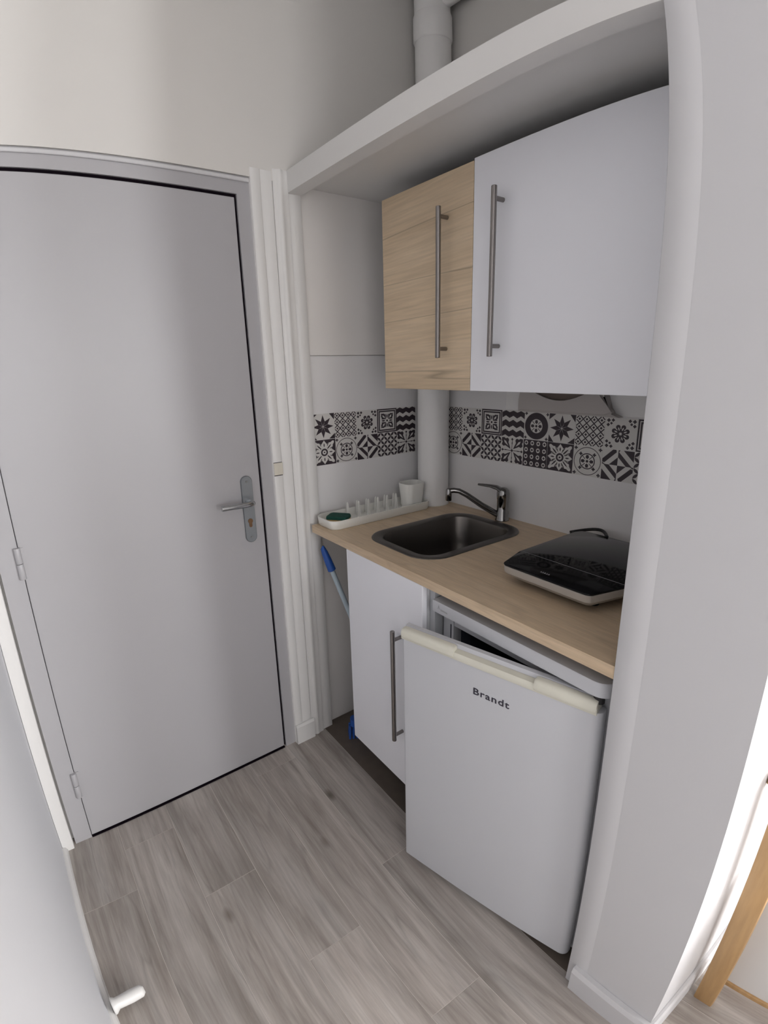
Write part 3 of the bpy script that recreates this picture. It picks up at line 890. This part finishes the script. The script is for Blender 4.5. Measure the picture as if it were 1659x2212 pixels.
sp = thing('sponge', (0.098, 0.085, ZC + 0.006), 'green scouring sponge with yellow underside lying in the plate rack', 'sponge')
rot_sp = Matrix.Translation((0.096, 0.083, 0)) @ Matrix.Rotation(math.radians(38), 4, 'Z')
for nm, z0, z1, mm in (('foam', ZC + 0.0065, ZC + 0.026, 'yellow'), ('scourer', ZC + 0.026, ZC + 0.036, 'green')):
    bm = bmesh.new(); o = rrect(-0.042, 0.042, -0.030, 0.030, 0.010, 4)
    g = 0.002 if nm == 'scourer' else 0
    ring_loft(bm, [[(x, y, z0) for x, y in o], [(x * 1.01, y * 1.01, (z0 + z1) / 2) for x, y in o], [(x * 0.97, y * 0.97, z1 + 0.004 * math.cos(x * 30) * g / 0.002) for x, y in o]])
    out(nm, bm, M[mm], sp, xf=rot_sp, smooth=40)

# ------------------------------------------------------------------ hotplate
hb_ = thing('hotplate', (0.965, 0.34, ZC), 'black glass hotplate with silver front edge standing on the worktop', 'hotplate')
hx0, hx1, hy0, hy1 = 0.816, 1.134, 0.140, 0.552
HT = 1.003
plan = [(hx0 + 0.062, hy0)] + [(hx0 + 0.046 - 0.022 * math.sin(a) , hy0 + 0.022 - 0.022 * math.cos(a)) for a in (0.3, 0.7, 1.0)] + [(hx0 + 0.006, hy0 + 0.088), (hx0, hy0 + 0.11), (hx0, hy1 - 0.03), (hx0 + 0.009, hy1 - 0.009), (hx0 + 0.03, hy1)]
plan = [(hx1 - (x - hx0), y) for x, y in plan] + plan[::-1]
# order: right side front-to-back, then left side back-to-front
cxh, cyh = (hx0 + hx1) / 2, (hy0 + hy1) / 2


def hp_ring(s, z): return [(cxh + (x - cxh) * s, cyh + (y - cyh) * s, z) for x, y in plan]


bm = bmesh.new(); ring_loft(bm, [hp_ring(0.90, HT - 0.040), hp_ring(0.965, HT - 0.029), hp_ring(0.992, HT - 0.024), hp_ring(1.0, HT - 0.006), hp_ring(0.992, HT - 0.0045)]); out('silver_frame', bm, M['silver'], hb_, smooth=35)
bm = bmesh.new(); ring_loft(bm, [hp_ring(1.0, HT - 0.0044), hp_ring(1.004, HT - 0.002), hp_ring(1.0, HT - 0.0004), hp_ring(0.996, HT)]); out('glass_top', bm, M['blackglass'], hb_, smooth=35)
bm = bmesh.new(); ring_loft(bm, [hp_ring(0.80, HT - 0.050), hp_ring(0.88, HT - 0.041)]); out('underside', bm, M['blackplastic'], hb_)
for x in (hx0 + 0.06, hx1 - 0.06):
    for y in (hy0 + 0.075, hy1 - 0.07):
        bm = bmesh.new(); lathe(bm, (x, y), [(0.012, ZC), (0.014, ZC + 0.003), (0.012, HT - 0.049)], 16); out('foot', bm, M['blackplastic'], hb_)
box('control_line', hx0 + 0.008, hx1 - 0.008, 0.2535, 0.2550, HT, HT + 0.0003, M['silverprint'], hb_)
bm = bmesh.new()
tube(bm, [(0.782 + 0.128 * t, 0.548 + 0.058 * math.sin(PI * t), HT - 0.016 + 0.006 * math.sin(PI * t) + 0.012 * t) for t in (k / 14 for k in range(15))], 0.0052, 10)
tube(bm, [(0.788 + 0.118 * t, 0.550 - 0.020 * math.sin(PI * t), HT - 0.016 + 0.012 * t) for t in (k / 8 for k in range(9))], 0.0050, 10)
out('carry_handle', bm, M['blackplastic'], hb_, smooth=True)


def lettering(name, body, size, xf, m, parent, depth=0.0006, squash=(1, 1), spacing=1.0, bold=0.0):
    cu = bpy.data.curves.new(name, 'FONT'); cu.body = body; cu.size = size; cu.extrude = depth; cu.space_character = spacing; cu.offset = bold
    cu.align_x = 'CENTER'; cu.align_y = 'CENTER'; cu.resolution_u = 3
    o = bpy.data.objects.new(name, cu); COL.objects.link(o)
    dg = bpy.context.evaluated_depsgraph_get()
    me = bpy.data.meshes.new_from_object(o.evaluated_get(dg))
    bpy.data.objects.remove(o)
    bm = bmesh.new(); bm.from_mesh(me); bpy.data.meshes.remove(me)
    bm.transform(Matrix.Diagonal((squash[0], squash[1], 1, 1)))
    return out(name, bm, m, parent, xf=xf)


# worn maker's lettering on the front control strip: too blurred in the photograph to read, kept as short worn strokes
bm = bmesh.new()
for i, (dx, w) in enumerate(((0, 0.0045), (0.0060, 0.0038), (0.0112, 0.0052), (0.0178, 0.0040), (0.0232, 0.0046))):
    bbox(bm, 0.948 + dx, 0.948 + dx + w, 0.1660, 0.1690, HT, HT + 0.0003); bbox(bm, 0.948 + dx, 0.948 + dx + w * 0.4, 0.1690, 0.1735, HT, HT + 0.0003)
out('maker_print', bm, M['silverprint'], hb_)

# ------------------------------------------------------------------ base cupboard
bc = thing('base_cupboard', (0.475, 0.0, 0.0), 'white base cupboard with steel bar handle under the sink', 'cupboard')
bx0, bx1 = 0.2746, 0.6766; zb0, zb1 = 0.146, ZC - TC - 0.0008; t = 0.016
bm = bmesh.new()
for b in ((bx0 + 0.001, bx0 + t, 0.020, 0.56, zb0 + 0.002, zb1), (bx1 - t, bx1 - 0.001, 0.020, 0.56, zb0 + 0.002, zb1), (bx0 + t, bx1 - t, 0.020, 0.56, zb0 + 0.002, zb0 + t), (bx0 + t, bx1 - t, 0.555, 0.56, zb0 + t, zb1)):
    bbox(bm, *b)
out('carcass', bm, M['carcass'], bc)
d_ = box('door', bx0, bx1, 0.0005, 0.019, zb0, zb1, M['white'], bc, bevel=0.001)
bar_handle(d_, 0.5765, 0.0005, 0.341, 0.741, 0.360, 0.709)
for x in (bx0 + 0.05, bx1 - 0.05):
    for y in (0.20, 0.50):
        bm = bmesh.new(); lathe(bm, (x, y), [(0.022, 0.0), (0.022, 0.008), (0.014, 0.012), (0.014, zb0 - 0.012), (0.025, zb0 - 0.010), (0.025, zb0 + 0.002)], 16)
        out('leg', bm, M['dark'], bc)
fp = box('filler_panel', 0.6772, 0.6985, 0.030, 0.56, 0.0, ZC - TC - 0.0008, M['grey'], None)
tag(fp, 'narrow grey upright panel between base cupboard and fridge', 'panel')

# ------------------------------------------------------------------ fridge
fr = thing('fridge', (0.97, 0.3, 0.0), 'small white undercounter fridge with its door ajar', 'fridge')
fx0, fx1, fyf, fyb, fz1 = 0.7005, 1.2375, 0.060, 0.60, 0.880
w_ = 0.028
bm = bmesh.new()
ring = lambda x0, x1, z0, z1, y: [(x0, y, z0), (x1, y, z0), (x1, y, z1), (x0, y, z1)]
ring_loft(bm, [ring(fx0 + 0.004, fx1 - 0.004, 0.03, 0.846, fyb), ring(fx0 + 0.004, fx1 - 0.004, 0.03, 0.846, fyf), ring(fx0 + 0.004 + w_, fx1 - 0.004 - w_, 0.10, 0.80, fyf)], True, False)
out('body', bm, M['fridge'], fr)
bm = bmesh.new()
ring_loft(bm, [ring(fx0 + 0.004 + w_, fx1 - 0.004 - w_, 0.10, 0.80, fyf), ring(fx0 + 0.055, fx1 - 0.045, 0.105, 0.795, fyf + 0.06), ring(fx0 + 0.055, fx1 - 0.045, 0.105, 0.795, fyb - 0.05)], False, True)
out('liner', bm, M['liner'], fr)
box('liner_edge', fx0 + 0.004 + w_ + 0.006, fx0 + 0.004 + w_ + 0.016, fyf - 0.003, fyf + 0.03, 0.10, 0.845, M['fridge'], fr, bevel=0.003, seg=2)
bm = bmesh.new()
so = rrect(fx0, fx1, 0.016, fyb, [0.006, 0.034, 0.006, 0.006], 8)
ring_loft(bm, [[(x, y, 0.8465) for x, y in so], [(x, y, fz1 - 0.003) for x, y in so], [(0.969 + (x - 0.969) * 0.994, 0.30 + (y - 0.30) * 0.994, fz1) for x, y in so]])
out('top_slab', bm, M['fridge'], fr, smooth=35)
for x in (fx0 + 0.05, fx1 - 0.05):
    for y in (0.12, 0.54):
        bm = bmesh.new(); lathe(bm, (x, y), [(0.018, 0.0), (0.018, 0.03)], 14); out('foot', bm, M['dark'], fr)
# faint maker's mark on the slab front: a small grey peak and a worn line of print
bm = bmesh.new()
for P in ([(0.7255, 0.8600), (0.7300, 0.8725), (0.7345, 0.8600), (0.7325, 0.8600), (0.7300, 0.8670), (0.7275, 0.8600)], [(0.7370, 0.8575), (0.7640, 0.8575), (0.7640, 0.8615), (0.7370, 0.8625)]):
    prism(bm, P, 0.0154, 0.0162, XZ)
out('faint_mark', bm, M['faint'], fr)

# the door: local u along its width from the hinge side, w outwards (thickness behind), z up
HGX, HGY = 1.2293, 0.0219
ang = math.atan2(-math.sin(0.2329), -math.cos(0.2329))
U = Vector((math.cos(ang), math.sin(ang), 0)); NRM = Vector((U.y, -U.x, 0))
if NRM.y > 0: NRM = -NRM
XFD = Matrix(((U.x, NRM.x, 0, HGX), (U.y, NRM.y, 0, HGY), (0, 0, 1, 0), (0, 0, 0, 1)))     # (u, w, z) -> world, w > 0 in front of the face
DW = 0.534
fd = thing('door', (HGX, HGY, 0.03), None, None); fd.parent = fr; fd.location = Vector((HGX, HGY, 0.03)) - Vector(fr.location)
bm = bmesh.new()
pl = rrect(0.0, DW, -0.032, 0.0, [0.006, 0.006, 0.008, 0.022], 6)
ring_loft(bm, [[(u, w, 0.037) for u, w in pl], [(u, w, 0.806) for u, w in pl]])
out('door_shell', bm, M['fridge'], fd, xf=XFD, smooth=40)
bm = bmesh.new()                                                                                # inner lining and gasket
bbox(bm, 0.08, DW - 0.03, -0.040, -0.0325, 0.06, 0.80); out('gasket', bm, M['gasket'], fd, xf=XFD)
cap = thing('top_trim', (HGX, HGY, 0.80), None, None); cap.parent = fd; cap.location = Vector((HGX, HGY, 0.80)) - wpos(fd)
cap['label'] = 'yellowed cream plastic grip strip'


def strip(name, u0, u1, prof, m):
    """extrude a (w, z) profile along the door width"""
    bm = bmesh.new()
    ring_loft(bm, [[(u, w, z) for w, z in prof] for u in (u0, u1)])
    return out(name, bm, m, cap, xf=XFD, smooth=35)


strip('base_strip', 0.012, DW, [(-0.032, 0.8065), (0.0005, 0.8065), (0.0020, 0.803), (0.0030, 0.803), (0.0042, 0.807), (0.0040, 0.817), (0.001, 0.822), (-0.012, 0.825), (-0.032, 0.827)], M['aged'])
for u0, u1 in ((0.366, DW - 0.001), (0.013, 0.152)):
    bm = bmesh.new()
    prof = [(-0.014, 0.824), (-0.002, 0.814), (0.0040, 0.806), (0.0062, 0.808), (0.0072, 0.814), (0.0068, 0.825), (0.0038, 0.8325), (-0.003, 0.8355), (-0.014, 0.8355)]
    n_ = 7
    rings = []
    for k in range(n_):
        e = math.sin(PI * k / (n_ - 1)) ** 0.35 if 0 < k < n_ - 1 else 0.55
        u = u0 + (u1 - u0) * (0.0, 0.02, 0.06, 0.5, 0.94, 0.98, 1.0)[k]
        rings.append([(u, -0.003 + (w + 0.003) * (0.75 + 0.25 * e), 0.820 + (z - 0.820) * (0.70 + 0.30 * e)) for w, z in prof])
    ring_loft(bm, rings)
    out('end_pad', bm, M['aged'], cap, xf=XFD, smooth=45)
strip('rear_lip', 0.012, DW, [(-0.032, 0.824), (-0.032, 0.836), (-0.018, 0.836), (-0.014, 0.826)], M['fridge'])
bm = bmesh.new()
lathe(bm, (0.016, -0.018), [(0.012, 0.8250), (0.012, 0.8462)], 16); out('hinge_pin', bm, M['dark'], fd, xf=XFD)
XFL = XFD @ Matrix.Translation((0.2605, 0.0003, 0.7335)) @ Matrix(((-1, 0, 0, 0), (0, 0, 1, 0), (0, 1, 0, 0), (0, 0, 0, 1)))
lettering('logo_lettering', 'Brandt', 0.0335, XFL, M['ink'], fd, squash=(0.98, 0.78), spacing=1.12, bold=0.0004)

# ------------------------------------------------------------------ broom in the gap
br = thing('broom', (0.20, 0.235, 0.0), 'pale blue broom with royal blue grip leaning in the gap beside the base cupboard', 'broom')
A = Vector((0.05, 0.034, 0.846)); B = Vector((0.199, 0.236, 0.085))
dirv = (B - A)
bm = bmesh.new(); tube(bm, [A.lerp(B, 0.10), B], 0.0105, 14); out('stick', bm, M['tube'], br, smooth=40)
bm = bmesh.new(); tube(bm, [A + Vector((0, 0, 0.012)), A, A.lerp(B, 0.02), A.lerp(B, 0.06), A.lerp(B, 0.118), A.lerp(B, 0.122)], [0.003, 0.010, 0.0125, 0.0150, 0.0165, 0.012], 14); out('grip', bm, M['blue'], br, smooth=40)
hd = Vector((-0.45, -0.89, 0)).normalized(); nd = Vector((hd.y, -hd.x, 0))
bm = bmesh.new()
c0 = Vector((0.199, 0.236, 0.0))
hl = [(s, q) for s, q in rrect(-0.17, 0.178, -0.02, 0.02, 0.018, 5)]
ring_loft(bm, [[c0 + hd * s + nd * q + Vector((0, 0, z)) for s, q in hl] for z in (0.055, 0.075, 0.088)]); out('head', bm, M['blue'], br)
bm = bmesh.new()
for i in range(24):
    for j in (-0.012, 0.0, 0.012):
        s = -0.16 + i * 0.0148
        p = c0 + hd * s + nd * j
        tube(bm, [p + Vector((0, 0, 0.056)), p + hd * 0.003 + nd * j * 0.6 + Vector((0, 0, 0.001))], [0.0045, 0.0055], 5)
b_ = out('bristles', bm, M['blue'], br); b_['kind'] = 'stuff'

# ------------------------------------------------------------------ door stop on the opposite wall
ds = thing('door_stop', (0.655, HALL + 0.016, 0.0), 'rounded white door stop on the baseboard of the opposite wall', 'door stop')
bm = bmesh.new(); tube(bm, [(0.655, HALL + 0.0165, 0.034), (0.655, HALL + 0.020, 0.034), (0.653, HALL + 0.030, 0.034), (0.650, HALL + 0.070, 0.034), (0.648, HALL + 0.098, 0.034), (0.6475, HALL + 0.106, 0.034)], [0.025, 0.024, 0.0165, 0.0180, 0.0165, 0.009], 18); out('stop_body', bm, M['trim'], ds, smooth=True)

# ------------------------------------------------------------------ pine-framed unit past the pilaster
un = thing('pine_frame_unit', (1.60, 0.3, 0.0), 'pine-framed piece of furniture with white panel beside the pilaster', 'furniture')
box('post', 1.527, 1.582, 0.186, 0.212, 0.0, 0.745, M['pine'], un, bevel=0.004, seg=2)
box('front_panel', 1.572, 2.05, 0.268, 0.286, 0.030, 0.43, M['trim'], un, bevel=0.001)
box('bottom_rail', 1.572, 2.05, 0.262, 0.290, 0.0155, 0.030, M['pine'], un, bevel=0.001)
box('top_rail', 1.4975, 1.520, 0.213, 0.85, 0.70, 0.74, M['pine'], un, bevel=0.002)
box('post', 2.03, 2.08, 0.235, 0.261, 0.0, 0.50, M['pine'], un, bevel=0.004, seg=2)
